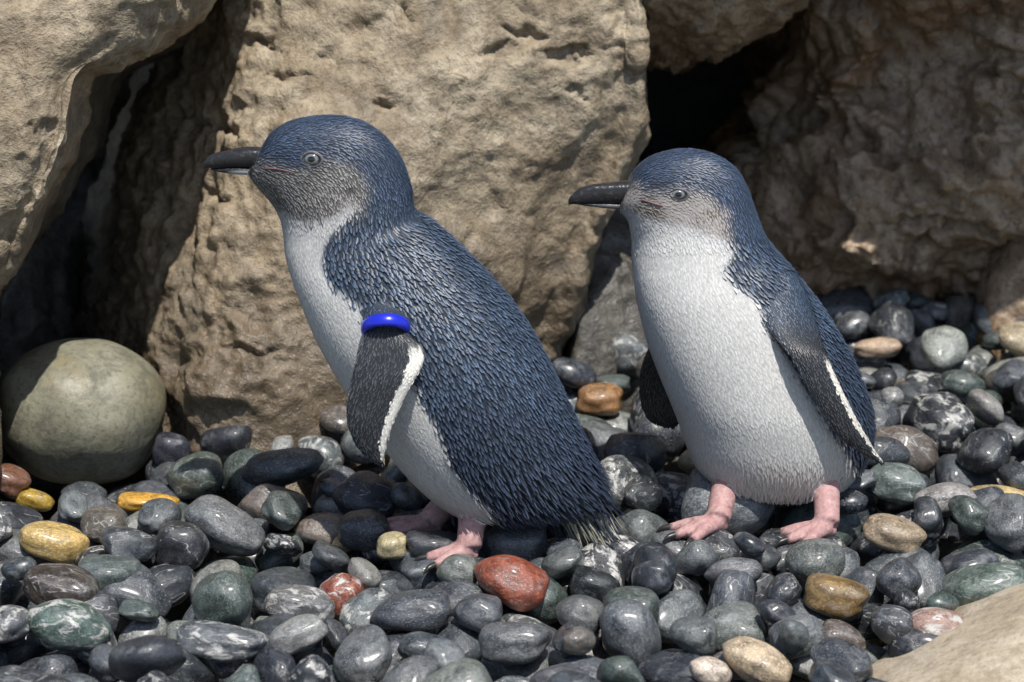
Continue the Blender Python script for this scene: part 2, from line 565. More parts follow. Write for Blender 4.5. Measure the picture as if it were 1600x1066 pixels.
Me.l(Me.ramp(_r, [(.0, (.002, .002, .002)), (.36, (.002, .002, .002)), (.42, (.09, .095, .10)), (.55, (.20, .205, .20)), (.70, (.12, .125, .125)), (.80, (.015, .015, .016))]), Me.b.inputs['Base Color'])
Me.b.inputs['Roughness'].default_value = .06
Me.b.inputs['Coat Weight'].default_value = 1
M_EYE = Me.m


def poly_sd(x, y, poly):
    """signed distance in px, positive inside"""
    P = np.asarray(poly, float)
    Q = np.roll(P, -1, 0)
    d = np.full(x.shape, 1e9)
    ins = np.zeros(x.shape, bool)
    for (ax, ay), (bx, by) in zip(P, Q):
        ex, ey = bx - ax, by - ay
        t = np.clip(((x - ax) * ex + (y - ay) * ey) / (ex * ex + ey * ey + 1e-9), 0, 1)
        d = np.minimum(d, np.hypot(x - ax - t * ex, y - ay - t * ey))
        cr = ((ay > y) != (by > y))
        with np.errstate(divide='ignore', invalid='ignore'):
            xi = ax + (y - ay) * ex / (ey if abs(ey) > 1e-9 else 1e-9)
        ins ^= cr & (x < xi)
    return np.where(ins, d, -d)


def loft(sections, n, m, power=2.0):
    """sections: (Lx, Ly, LY, Rx, Ry, RY, half width) -> closed tube; also the lengthwise direction"""
    A = np.array([np.concatenate([at(a, b, c), at(d, e, f), [w]]) for a, b, c, d, e, f, w in sections])
    A = crom(A, n)
    L, R, w = A[:, :3], A[:, 3:6], np.maximum(A[:, 6], 5e-4)
    ph = np.linspace(0, 2 * math.pi, m, endpoint=False)
    c, s = np.cos(ph), np.sin(ph)
    c, s = np.sign(c) * np.abs(c) ** (2 / power), np.sign(s) * np.abs(s) ** (2 / power)
    C, E = (L + R) / 2, (R - L) / 2
    ax = np.gradient(C, axis=0)
    side = np.cross(E, ax)
    side /= np.linalg.norm(side, axis=1)[:, None] + 1e-12
    for i in range(n):
        if side[i, 1] > 0:
            side[i] = -side[i]
    P = C[:, None] + E[:, None] * c[None, :, None] + (side * w[:, None])[:, None] * s[None, :, None]
    D = np.gradient(P, axis=0)
    T = np.repeat(np.linspace(0, 1, n)[:, None], m, 1)
    S = np.repeat(c[None], n, 0)
    V = np.vstack([P.reshape(-1, 3), C[:1], C[-1:]])
    D = np.vstack([D.reshape(-1, 3), D[:1].mean(1), D[-1:].mean(1)])
    T = np.concatenate([T.ravel(), [0, 1]])
    S = np.concatenate([S.ravel(), [0, 0]])
    F = grid_faces(n, m)
    k = n * m
    F += [(j, k, (j + 1) % m) for j in range(m)]
    F += [((n - 1) * m + (j + 1) % m, k + 1, (n - 1) * m + j) for j in range(m)]
    return dict(V=V, F=F, D=D, T=T, S=S)


def tube(pts, rad, m=14, n=None):
    n = n or 8 * len(pts)
    C = crom(pts, n)
    r = crom(np.array(rad)[:, None], n)[:, 0]
    ax = np.gradient(C, axis=0)
    ax /= np.linalg.norm(ax, axis=1)[:, None]
    u = np.cross(ax, (0.3, 0.9, 0.2))
    u /= np.linalg.norm(u, axis=1)[:, None]
    v = np.cross(ax, u)
    ph = np.linspace(0, 2 * math.pi, m, endpoint=False)
    P = C[:, None] + r[:, None, None] * (u[:, None] * np.cos(ph)[None, :, None] + v[:, None] * np.sin(ph)[None, :, None])
    V = np.vstack([P.reshape(-1, 3), C[:1], C[-1:]])
    D = np.vstack([np.repeat(ax, m, 0), ax[:1], ax[-1:]])
    F = grid_faces(n, m)
    k = n * m
    F += [(j, k, (j + 1) % m) for j in range(m)]
    F += [((n - 1) * m + (j + 1) % m, k + 1, (n - 1) * m + j) for j in range(m)]
    return dict(V=V, F=F, D=D, T=np.concatenate([np.repeat(np.linspace(0, 1, n), m), [0, 1]]), S=np.zeros(len(V)))


def foot(heel, toes, top):
    """leg, three webbed toes; returns parts and the claw spots"""
    heel = np.array(heel)
    parts = [tube([top, top * .5 + heel * .5 + (0, 0, .004), heel + (0, 0, .006)], [.0130, .0098, .0090])]
    toes = [np.array(t) for t in toes]
    for t in toes:
        mid = heel * .45 + t * .55 + (0, 0, .004)
        parts.append(tube([heel + (0, 0, .004), mid, t + (0, 0, .001)], [.0062, .0046, .0034], 10))
    for a, b in zip(toes[:-1], toes[1:]):              # web between neighbours
        for k in np.linspace(.15, .85, 5):
            e = a * (1 - k) + b * k
            e = heel * .22 + e * .78
            parts.append(tube([heel, (heel + e) / 2 + (0, 0, .002), e], [.0045, .0034, .0022], 8))
    parts.append(tube([heel, heel + (heel - toes[1]) * .22], [.005, .003], 8))
    return parts, [(t, (t - heel) / np.linalg.norm(t - heel)) for t in toes]


def feathers(name, P, N, D, L, W, lift, C, mat, parent, ridge=.30):
    """thin curved vanes lying on the body, one joined part"""
    n = len(P)
    S = np.cross(N, D)
    V = np.zeros((n, 9, 3))
    for r, (u, wf, hf) in enumerate(((0, .65, -.05), (.55, 1.0, .45), (1, .30, 1.0))):
        for c, q in enumerate((-1, 0, 1)):
            h = lift * hf + np.where(q == 0, ridge * W, 0.0) - (0.00015 if r == 0 else 0)
            V[:, r * 3 + c] = P + D * (L * u)[:, None] + S * (W * wf * q)[:, None] + N * h[:, None]
    base = np.array([(0, 1, 4, 3), (1, 2, 5, 4), (3, 4, 7, 6), (4, 5, 8, 7)])
    F = (np.arange(n)[:, None, None] * 9 + base[None]).reshape(-1, 4)
    me = bpy.data.meshes.new(name)
    me.vertices.add(n * 9)
    me.vertices.foreach_set('co', V.astype(np.float32).ravel())
    me.loops.add(len(F) * 4)
    me.loops.foreach_set('vertex_index', F.astype(np.int32).ravel())
    me.polygons.add(len(F))
    me.polygons.foreach_set('loop_start', np.arange(0, len(F) * 4, 4, dtype=np.int32))
    me.polygons.foreach_set('use_smooth', np.ones(len(F), bool))
    me.update(calc_edges=True)
    set_col(me, np.repeat(C, 9, 0))
    uvv = np.tile(np.array([(c / 2, r / 2) for r in (0, 1, 2) for c in (0, 1, 2)], np.float32), (n, 1))
    uv = me.uv_layers.new(name='UVMap')
    uv.data.foreach_set('uv', uvv[F.ravel()].ravel())
    o = link(name, me, mat, parent)
    o['kind'] = 'stuff'
    return o


def darts(P, r):
    """indices of a spread-out subset; r is each point's spacing"""
    cell = float(r.max())
    H = {}
    keep = []
    K = np.floor(P / cell).astype(int)
    for i in range(len(P)):
        k = tuple(K[i])
        p = P[i]
        ri = r[i] ** 2
        ok = True
        for dx in (-1, 0, 1):
            for dy in (-1, 0, 1):
                for dz in (-1, 0, 1):
                    for q in H.get((k[0] + dx, k[1] + dy, k[2] + dz), ()):
                        if (p[0] - q[0]) ** 2 + (p[1] - q[1]) ** 2 + (p[2] - q[2]) ** 2 < ri:
                            ok = False
                            break
                    if not ok:
                        break
                if not ok:
                    break
            if not ok:
                break
        if ok:
            H.setdefault(k, []).append(tuple(p))
            keep.append(i)
    return np.array(keep)


def penguin(root_loc, label, body, flippers, feet, colour, style, Yc, voxel=.0017):
    root = bpy.data.objects.new('penguin', None)
    root.location = root_loc
    root.empty_display_size = .05
    col.objects.link(root)
    tag(root, label, 'penguin', 'little blue penguins on the pebbles')
    src = [(body, 0)] + [(f, 1 + i) for i, f in enumerate(flippers)]
    claws = []
    for heel, toes, top in feet:
        ps, cl = foot(heel, toes, top)
        src += [(p, 9 if q == 0 else 10) for q, p in enumerate(ps)]
        claws += cl
    V = np.vstack([p['V'] for p, _ in src])
    D = np.vstack([p['D'] for p, _ in src])
    T = np.concatenate([p['T'] for p, _ in src])
    S = np.concatenate([p['S'] for p, _ in src])
    I = np.concatenate([np.full(len(p['V']), k) for p, k in src])
    F, off = [], 0
    for p, _ in src:
        F += [tuple(off + i for i in f) for f in p['F']]
        off += len(p['V'])
    me = mesh_from('body_source', V, F)
    recalc(me)
    tmp = link('body_source', me)
    md = tmp.modifiers.new('remesh', 'REMESH')
    md.mode = 'VOXEL'
    md.voxel_size = voxel
    md2 = tmp.modifiers.new('smooth', 'SMOOTH')
    md2.factor, md2.iterations = .5, 4
    dg = bpy.context.evaluated_depsgraph_get()
    bme = bpy.data.meshes.new_from_object(tmp.evaluated_get(dg))
    bpy.data.objects.remove(tmp)
    bme.name = 'body'
    nv = len(bme.vertices)
    P = np.zeros(nv * 3, np.float32)
    bme.vertices.foreach_get('co', P)
    P = P.reshape(-1, 3).astype(float)
    N = np.zeros(nv * 3, np.float32)
    bme.vertices.foreach_get('normal', N)
    N = N.reshape(-1, 3).astype(float)
    kd = kdtree.KDTree(len(V))
    for i, v in enumerate(V):
        kd.insert(v, i)
    kd.balance()
    near = np.array([kd.find(p)[1] for p in P])
    vI, vT, vS, vD = I[near], T[near], S[near], D[near]
    # colour looked up in the side view; the far side mirrors the near one
    Q = P.copy()
    far = Q[:, 1] > Yc
    Q[far, 1] = 2 * Yc - Q[far, 1]
    x, y = project(Q)
    C, zone = colour(x, y, vI, vT, vS, far, P)
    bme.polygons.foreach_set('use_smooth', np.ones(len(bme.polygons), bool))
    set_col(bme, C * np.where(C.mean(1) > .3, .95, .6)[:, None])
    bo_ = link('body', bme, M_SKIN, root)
    # ---- feathers
    bme.calc_loop_triangles()
    tri = np.zeros(len(bme.loop_triangles) * 3, np.int32)
    bme.loop_triangles.foreach_get('vertices', tri)
    tri = tri.reshape(-1, 3)
    a, b, c = P[tri[:, 0]], P[tri[:, 1]], P[tri[:, 2]]
    area = np.linalg.norm(np.cross(b - a, c - a), axis=1)
    area = area * np.where(zone[tri[:, 0]] == 1, 2.2, 1.0)
    r2 = np.random.default_rng(style)
    pick = r2.choice(len(tri), 95000, p=area / area.sum())
    u, v = r2.random((2, len(pick)))
    fl = u + v > 1
    u[fl], v[fl] = 1 - u[fl], 1 - v[fl]
    w = 1 - u - v
    FP = a[pick] * w[:, None] + b[pick] * u[:, None] + c[pick] * v[:, None]
    vi = tri[pick, 0]
    z = zone[vi]
    ok = z < 8
    FP, vi, z = FP[ok], vi[ok], z[ok]
    size = np.select([z == 0, z == 1, z == 2, z == 3, z == 4], [.00215, .00140, .0016, .0013, .0026], .002)
    k = darts(FP, size)
    FP, vi, z, size = FP[k], vi[k], z[k], size[k]
    FN = N[vi]
    FD = vD[vi] / (np.linalg.norm(vD[vi], axis=1)[:, None] + 1e-12)
    FD = np.where((z == 4)[:, None], np.array((.45, 0, -.85)), FD)
    FD = FD + r2.normal(scale=.13, size=FD.shape)
    FD -= FN * (FD * FN).sum(1)[:, None] * np.where(z == 4, .15, 1.0)[:, None]
    FD /= np.linalg.norm(FD, axis=1)[:, None] + 1e-12
    Q = FP.copy()
    fr = Q[:, 1] > Yc
    Q[fr, 1] = 2 * Yc - Q[fr, 1]
    jx, jy = r2.normal(scale=2.6, size=(2, len(Q)))
    x, y = project(Q)
    C, z2 = colour(x + jx, y + jy, vI[vi], vT[vi], vS[vi], fr, FP)
    n = len(FP)
    C = C * (1 + r2.normal(size=(n, 1)) * np.where(C.mean(1) > .26, .05, .18)[:, None]) * (1 + np.where(C.mean(1) > .26, .10, .35) * fbm(FP * 45 + style, 2))[:, None]
    C = np.clip(C, .003, .85)
    #            body   head   white  flipper tail
    L = np.select([z == 0, z == 1, z == 2, z == 3, z == 4], [.0056, .0036, .0046, .0030, .0095], .005) * r2.uniform(.8, 1.25, n)
    W = np.select([z == 0, z == 1, z == 2, z == 3, z == 4], [.00120, .00070, .00080, .00065, .0013], .001) * r2.uniform(.8, 1.2, n)
    H = np.select([z == 0, z == 1, z == 2, z == 3, z == 4], [.0010, .0004, .00007, .00015, .0012], .0005) * r2.uniform(.5, 1.6, n)
    rag = colour.rag(x, y) * (z != 3)
    L, H, W = L * (1 + .9 * rag), H * (1 + 2.2 * rag), W * (1 - .25 * rag)
    lum = C.mean(1)
    wh = (lum > .26)
    feathers('plumage', FP[~wh], FN[~wh], FD[~wh], L[~wh], W[~wh], H[~wh], C[~wh], M_FEATH, root)
    feathers('down', FP[wh], FN[wh], FD[wh], L[wh], W[wh], H[wh], C[wh], M_DOWN, root, .06)
    for t, d in claws:
        p = tube([t - d * .003 + (0, 0, .002), t + d * .004 + (0, 0, .0015), t + d * .0085 - (0, 0, .0015)], [.0028, .0019, .0004], 10)
        mm = mesh_from('claw', p['V'], p['F'])
        recalc(mm)
        link('claw', mm, M_CLAW, root)
    bv = BVHTree.FromPolygons([Vector(p) for p in P], [tuple(p.vertices) for p in bme.polygons])
    return root, bv


def hit(bv, px, py):
    d = Vector(ray(px, py)).normalized()
    h = bv.ray_cast(CAM, d)
    return h[0], h[1]


def simple(name, p, mat, parent, C=None):
    me = mesh_from(name, p['V'], p['F'])
    recalc(me)
    if C is not None:
        set_col(me, C)
    return link(name, me, mat, parent)


def eye(bv, px, py, r, root, squint=.8, nrm=(-.12, -1, .18)):
    p, n = hit(bv, px, py)
    n = (Vector(nrm).normalized() * .75 + n * .25).normalized()
    V, F = blob(4, 2.0, 0, 0)
    me = mesh_from('eye', V, F)
    o = link('eye', me, M_EYE, root)
    q = n.to_track_quat('Z', 'Y')
    # keep the local y axis upright
    zax = n
    xax = Vector((0, 0, 1)).cross(zax).normalized()
    yax = zax.cross(xax)
    Rm = Matrix((xax, yax, zax)).transposed().to_4x4()
    o.matrix_world = Matrix.Translation(p - n * r * .30) @ Rm @ Matrix.Diagonal((r * 1.05, r * squint, r * .62, 1))
    # lid ring
    ph = np.linspace(0, 2 * math.pi, 40, endpoint=False)
    for nm, k1, kz, rad, mt in (('eyelid', 1.03, .10, .16, M_LID), ('eye_rim', .90, .20, .10, M_CLAW)):
        R = []
        for t in ph:
            for s in np.linspace(0, 2 * math.pi, 8, endpoint=False):
                rr = k1 + rad * math.cos(s)
                e = .16 * math.cos(t) ** 5      # pointed corners
                R.append((rr * math.cos(t) * (1 + .12 * abs(math.cos(t)) ** 6), rr * math.sin(t), kz + rad * math.sin(s)))
        Fc = [(i * 8 + j, i * 8 + (j + 1) % 8, ((i + 1) % 40) * 8 + (j + 1) % 8, ((i + 1) % 40) * 8 + j) for i in range(40) for j in range(8)]
        me = mesh_from(nm, R, Fc)
        recalc(me)
        l_ = link(nm, me, mt, o)
        l_.matrix_parent_inverse = Matrix.Identity(4)
        l_.location = (0, 0, .35)
    return o


BLUE = np.array((.041, .061, .097))
BLUE_D = np.array((.017, .025, .044))
CAP = np.array((.040, .059, .098))
WHITE = np.array((.57, .565, .545))
GREY = np.array((.20, .19, .18))
FLIP = np.array((.050, .054, .062))
PINK = np.array((.52, .27, .25))


def mixc(C, c, k):
    return C * (1 - k[:, None]) + c * k[:, None]


def foot_col(P, I, T):
    a = .5 + .5 * fbm(P * 130, 3)
    b = .5 + .5 * fbm(P * 320 + 4, 2)
    c = np.array((.46, .26, .25)) * (.80 + .4 * a[:, None])
    c = mixc(c, np.array((.58, .44, .40)), sm(.45, .75, b) * .6)
    c = mixc(c, np.array((.30, .17, .18)), (I == 9) * sm(.6, .1, T) * .5)
    return mixc(c, np.array((.075, .066, .062)), (I == 10) * sm(.80, 1.0, T) * .8)


# ---------------- the banded penguin, seen from its left side
LY = 0.0
secs = [((388, 268), (408, 234), .011), ((397, 284), (424, 209), .0165), ((411, 300), (455, 190), .0205), ((425, 317), (500, 182), .0230),
        ((434, 333), (550, 185), .0245), ((440, 350), (596, 209), .0255), ((443, 370), (628, 250), .0270), ((445, 391), (643, 294), .0295),
        ((450, 414), (648, 327), .033), ((458, 440), (671, 344), .039), ((472, 476), (712, 380), .047), ((490, 518), (757, 425), .054),
        ((512, 560), (797, 471), .059), ((540, 606), (832, 522), .062), ((570, 652), (862, 577), .063), ((605, 700), (888, 632), .062),
        ((645, 747), (911, 681), .058), ((692, 785), (930, 722), .051), ((742, 803), (942, 752), .041), ((800, 800), (947, 775), .029),
        ((852, 802), (948, 790), .018), ((893, 814), (944, 806), .010)]
bodyL = loft([(a[0], a[1], LY, b[0], b[1], LY, w) for a, b, w in secs], 120, 72, 2.15)
flL = loft([(560, 455, -.024, 650, 478, -.024, .014), (565, 482, -.043, 640, 498, -.043, .011), (571, 512, -.060, 634, 516, -.060, .0075), (563, 540, -.067, 654, 534, -.067, .0055),
            (553, 570, -.071, 664, 560, -.071, .0046), (546, 602, -.073, 653, 586, -.075, .0042), (540, 636, -.074, 634, 622, -.076, .0038), (543, 668, -.074, 619, 655, -.077, .0034),
            (556, 698, -.073, 607, 688, -.077, .0030), (575, 717, -.073, 603, 707, -.076, .0026), (592, 727, -.073, 600, 722, -.075, .0015)], 70, 30, 2.0)
flL2 = loft([(590, 480, .045, 690, 490, .045, .012), (600, 560, .066, 700, 550, .068, .006), (590, 620, .072, 690, 610, .074, .0045), (600, 690, .076, 650, 690, .078, .003), (625, 722, .077, 635, 720, .078, .0015)], 50, 26)


class ColL:
    # pixel outlines on the side of the bird
    white = [(392, 288), (425, 322), (470, 344), (520, 338), (548, 318), (560, 326), (528, 356), (507, 384), (503, 415), (519, 447), (550, 468), (578, 490), (600, 540),
             (638, 590), (660, 632), (686, 676), (699, 722), (728, 764), (764, 800), (770, 850), (560, 850), (380, 600), (380, 300)]
    face = [(380, 262), (420, 250), (468, 262), (505, 250), (535, 252), (560, 268), (578, 300), (566, 330), (535, 345), (480, 352), (425, 330), (390, 295)]

    def rag(s, x, y):
        return sm(690, 790, y) * sm(640, 700, x) + .5 * sm(840, 940, x) * sm(650, 750, y)

    def __call__(s, x, y, I, T, S, far, P):
        n = len(x)
        w = .5 + .5 * fbm(P * 60, 2)
        C = np.repeat(BLUE[None], n, 0)
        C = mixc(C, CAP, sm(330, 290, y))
        C = mixc(C, BLUE_D, sm(540, 740, y) * .75 + .25 * sm(800, 930, x) * sm(600, 760, y))  # shade of the lower back painted in as darker blue
        f = sm(-14, 12, poly_sd(x, y, s.face) + 14 * (w - .5))
        C = mixc(C, GREY * (.75 + .5 * w[:, None]), f * .92)
        C = mixc(C, np.array((.035, .05, .085)), sm(16, 4, np.hypot((x - 448) * .45, y - 252)) * .8)
        C = mixc(C, np.array((.40, .38, .37)), sm(20, 0, np.hypot((x - 545) * .6, y - 322)) * .7)
        C = mixc(C, np.array((.03, .03, .03)), sm(8, 3, np.hypot(x - 545, y - 293)) * .8)
        wsd = poly_sd(x, y, s.white)
        k = sm(-5, 6, wsd)
        ws = np.repeat(WHITE[None], n, 0)
        ws = mixc(ws, np.array((.42, .42, .42)), sm(40, 2, wsd) * sm(440, 370, y) * .85)
        C = mixc(C, ws, k)
        zone = np.where(y < 335, 1, 0)
        zone = np.where((k > .5), np.where(y < 360, 1, 2), zone)
        tail = (I == 0) & (T > .90) & (x > 850)
        zone = np.where(tail, 4, zone)
        C = np.where((tail & (x > 878) & (y > 790) & (w > .42))[:, None], np.array((.45, .43, .34)), C)
        fl = (I == 1) | (I == 2)
        edge = sm(.52, .60, S) * sm(.30, .36, T)
        fc = FLIP * (.8 + .4 * w[:, None])
        fc = mixc(fc, np.array((.78, .76, .70)), edge)
        fc = mixc(fc, np.array((.70, .66, .42)), edge * sm(.9, .96, T))
        fc = mixc(fc, np.array((.30, .30, .31)), sm(-.96, -.99, S) * .7)
        fc = mixc(fc, BLUE, sm(.22, .12, T))
        C = np.where(fl[:, None], fc, C)
        zone = np.where(fl, 3, zone)
        ft = I >= 9
        C = np.where(ft[:, None], foot_col(P, I, T), C)
        zone = np.where(ft, 9, zone)
        return C, zone


h1 = ground(733, 868, .004)
h2 = at(668, 822, .035)
h2 = ground(672, 826, .006)
t1 = at(742, 780, -.026)
t2 = at(712, 775, .022)
fwd = np.array((-1.0, -.12, 0))
sid = np.array((-.12, 1.0, 0))


def toes(h, f, s, L=.036, spread=.016):
    return [h + f * L * .92 + s * spread - (0, 0, .002), h + f * L * 1.05 - (0, 0, .002), h + f * L * .9 - s * spread - (0, 0, .002)]


footL = [(h1, toes(h1, fwd * .8, sid), t1), (h2, toes(h2, fwd, sid), t2)]
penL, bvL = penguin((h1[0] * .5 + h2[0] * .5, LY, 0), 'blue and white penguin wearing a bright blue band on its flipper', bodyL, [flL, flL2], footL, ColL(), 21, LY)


def beak_col(p, lower, pale=None):
    x, y = project(p['V'])
    w = .5 + .5 * fbm(p['V'] * 150, 3)
    C = np.repeat(np.array((.020, .019, .020))[None], len(x), 0) * (.6 + .9 * w[:, None])
    if pale is not None:
        (cx, cy, rx, ry, cc) = pale
        k = sm(1.1, .55, np.hypot((x - cx) / rx, (y - cy) / ry))
        C = mixc(C, np.array(cc), k)
    return C


def bk(L):
    return loft([(a, b, Y, c, d, Y, w) for a, b, Y, c, d, w in L], 40, 24, 2.3)


up = bk([(448, 266, LY, 424, 236, .0085), (425, 263, LY, 410, 231, .0078), (398, 262, LY, 384, 230, .0066), (366, 262, LY, 355, 235, .0055), (341, 263, LY, 334, 240, .0044), (326, 263, LY, 323, 247, .0030), (319, 265, LY, 318, 256, .0012)])
lo = bk([(440, 282, LY, 448, 266, .0080), (412, 275, LY, 418, 263, .0068), (390, 273, LY, 394, 260, .0056), (366, 272, LY, 368, 259, .0046), (345, 269, LY, 346, 261, .0034), (329, 266, LY, 330, 263, .0010)])
simple('upper_beak', up, M_BEAK, penL, beak_col(up, 0))
simple('lower_beak', lo, M_BEAK, penL, beak_col(lo, 1, (378, 274, 34, 8, (.34, .35, .37))))
eye(bvL, 487, 249, .0058, penL, .82)


def gape(bv, pts, root, r=.0009):
    q = []
    for x, y in pts:
        p, n = hit(bv, x, y)
        q.append(np.array(p + n * .0004))
    t = tube(q, [r] * (len(q) - 1) + [r * .4], 8)
    simple('gape', t, M_GAPE, root)


gape(bvL, [(414, 263), (432, 264), (448, 267), (462, 271)], penL, .0006)

# the band round the flipper
bcn = (at(571, 512, -.060) + at(634, 514, -.060)) / 2
be1 = (at(634, 511, -.061) - at(570, 513, -.059)) / 2 * 1.02
be2 = np.array((0, -.0120, .0095))
V, nr, nt = [], 56, 16
for i in range(nr):
    t = 2 * math.pi * i / nr
    c = bcn + be1 * math.cos(t) + be2 * math.sin(t)
    o_ = be1 / np.linalg.norm(be1) * math.cos(t) + np.array((0, -.89, .45)) * math.sin(t)
    upv = np.cross(be1, be2)
    upv = upv / np.linalg.norm(upv)
    if upv[2] < 0:
        upv = -upv
    for j in range(nt):
        s = 2 * math.pi * j / nt
        V.append(c + o_ * math.cos(s) * .0028 + upv * math.sin(s) * .0046)
Fb = [(i * nt + j, i * nt + (j + 1) % nt, ((i + 1) % nr) * nt + (j + 1) % nt, ((i + 1) % nr) * nt + j) for i in range(nr) for j in range(nt)]
me = mesh_from('flipper_band', V, Fb)
recalc(me)
link('flipper_band', me, M_BAND, penL)['label'] = 'bright blue plastic ring round the flipper'

# ---------------- the unbanded penguin, breast turned to the camera
RY = 0.06
secs = [((966, 325), (983, 284), .011), ((974, 335), (994, 265), .0165), ((981, 345), (1016, 247), .0205), ((984, 356), (1046, 237), .0230),
        ((986, 367), (1080, 234), .0245), ((987, 378), (1118, 243), .0255), ((987, 390), (1150, 264), .0270), ((987, 403), (1168, 294), .0295),
        ((988, 417), (1180, 328), .033), ((990, 436), (1200, 376), .039), ((994, 466), (1240, 424), .047), ((1002, 501), (1278, 472), .053),
        ((1013, 541), (1308, 518), .057), ((1028, 581), (1333, 563), .060), ((1044, 620), (1352, 608), .062), ((1058, 655), (1364, 650), .061),
        ((1070, 690), (1362, 688), .058), ((1084, 722), (1348, 722), .052), ((1110, 748), (1322, 752), .043), ((1165, 764), (1278, 768), .026)]
bodyR = loft([(a[0], a[1], RY, b[0], b[1], RY, w) for a, b, w in secs], 120, 76, 2.1)
flR = loft([(1172, 440, RY - .018, 1246, 430, RY - .008, .012), (1180, 474, RY - .036, 1264, 476, RY - .022, .010), (1202, 512, RY - .053, 1280, 520, RY - .038, .0072), (1232, 552, RY - .066, 1291, 552, RY - .058, .0055),
            (1254, 592, RY - .069, 1305, 584, RY - .063, .0047), (1276, 634, RY - .069, 1322, 620, RY - .064, .0042), (1298, 670, RY - .067, 1340, 655, RY - .062, .0036), (1322, 694, RY - .063, 1357, 684, RY - .059, .003),
            (1350, 712, RY - .058, 1370, 706, RY - .055, .0024), (1378, 728, RY - .053, 1382, 722, RY - .052, .0012)], 70, 30)
flR2 = loft([(1030, 500, RY + .03, 1100, 500, RY + .03, .010), (1014, 540, RY + .045, 1080, 540, RY + .04, .007), (1001, 575, RY + .05, 1070, 575, RY + .045, .005), (998, 610, RY + .052, 1068, 610, RY + .047, .0045),
             (1003, 640, RY + .052, 1066, 640, RY + .048, .004), (1016, 659, RY + .052, 1062, 660, RY + .049, .003), (1036, 668, RY + .051, 1056, 668, RY + .05, .0015)], 50, 26)


class ColR:
    white = [(962, 322), (985, 330), (1030, 345), (1080, 352), (1130, 372), (1150, 395), (1128, 425), (1148, 446), (1178, 462), (1196, 500), (1230, 560), (1268, 620), (1300, 672),
             (1322, 700), (1345, 742), (1345, 820), (1000, 820), (940, 500), (940, 330)]
    face = [(955, 310), (990, 290), (1040, 300), (1062, 292), (1100, 300), (1135, 330), (1140, 375), (1080, 372), (1000, 352), (960, 330)]

    def rag(s, x, y):
        return .8 * sm(700, 770, y)

    def __call__(s, x, y, I, T, S, far, P):
        n = len(x)
        w = .5 + .5 * fbm(P * 60 + 9, 2)
        C = np.repeat(BLUE[None], n, 0)
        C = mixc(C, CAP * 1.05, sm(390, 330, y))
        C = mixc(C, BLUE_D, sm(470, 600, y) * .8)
        f = sm(-14, 12, poly_sd(x, y, s.face) + 16 * (w - .5))
        C = mixc(C, np.array((.36, .33, .31)) * (.6 + .75 * w[:, None]), f * .92)
        C = mixc(C, np.array((.20, .16, .13)), sm(20, 4, np.hypot((x - 1010) * .5, y - 331)) * .6)
        C = mixc(C, np.array((.20, .16, .13)), sm(12, 2, np.hypot((x - 1110) * .5, y - 334)) * .6)
        C = mixc(C, np.array((.05, .055, .08)), sm(12, 3, np.hypot((x - 1022) * .45, y - 290)) * .8)
        wsd = poly_sd(x, y, s.white)
        k = sm(-6, 7, wsd)
        ws = np.repeat(WHITE[None], n, 0)
        ws = mixc(ws, np.array((.50, .50, .50)), sm(26, 2, wsd) * sm(430, 400, y) * .8)
        ws = mixc(ws, np.array((.66, .58, .50)), sm(60, 10, np.hypot((x - 1210) * .6, y - 762)) * .7)
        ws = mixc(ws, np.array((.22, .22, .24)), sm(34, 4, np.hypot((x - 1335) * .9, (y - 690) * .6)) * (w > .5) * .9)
        k = np.where(far, sm(.12, -.08, S) * (y > 360), k)
        C = mixc(C, ws, k)
        zone = np.where(y < 370, 1, 0)
        zone = np.where((k > .5), np.where(y < 390, 1, 2), zone)
        fl = (I == 1) | (I == 2)
        edge = sm(.58, .66, S) * sm(.34, .40, T)
        fc = FLIP * (.7 + .3 * w[:, None])
        fc = mixc(fc, np.array((.74, .71, .64)), edge)
        fc = mixc(fc, np.array((.24, .25, .27)), sm(-.80, -.95, S) * .7)
        fc = mixc(fc, BLUE * 1.1, sm(.34, .12, T))
        fc = np.where((I == 2)[:, None], np.array((.05, .05, .048)), fc)
        C = np.where(fl[:, None], fc, C)
        zone = np.where(fl, 3, zone)
        ft = I >= 9
        C = np.where(ft[:, None], foot_col(P, I, T), C)
        zone = np.where(ft, 9, zone)
        return C, zone


h1 = ground(1292, 832, .006)
h2 = ground(1122, 824, .006)
t1 = at(1290, 722, RY - .022)
t2 = at(1142, 722, RY - .012)
fR = np.array((-.86, -.42, 0))
sR = np.array((-.42, .86, 0))
footR = [(h1, toes(h1, fR, sR, .034), t1), (h2, toes(h2, fR, sR, .036), t2)]
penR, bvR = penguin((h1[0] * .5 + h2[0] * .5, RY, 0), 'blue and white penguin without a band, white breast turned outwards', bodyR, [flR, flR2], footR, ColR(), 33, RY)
up = bk([(1030, 318, RY, 1000, 286, .0085), (1000, 318, RY, 985, 283, .0078), (968, 319, RY, 955, 285, .0066), (938, 320, RY, 928, 288, .0055), (914, 320, RY, 906, 294, .0044), (897, 319, RY, 894, 304, .0030), (888, 320, RY, 888, 312, .0012)])
lo = bk([(1010, 334, RY, 1030, 318, .0080), (985, 328, RY, 990, 316, .0068), (962, 326, RY, 964, 315, .0056), (938, 324, RY, 940, 315, .0046), (915, 321, RY, 917, 316, .0034), (900, 319, RY, 901, 317, .0010)])
simple('upper_beak', up, M_BEAK, penR, beak_col(up, 0))
simple('lower_beak', lo, M_BEAK, penR, beak_col(lo, 1, (945, 324, 30, 4, (.10, .10, .11))))
eye(bvR, 1060, 304, .0056, penR, .72)
gape(bvR, [(1003, 312), (1016, 316), (1028, 320), (1036, 322)], penR, .0009)

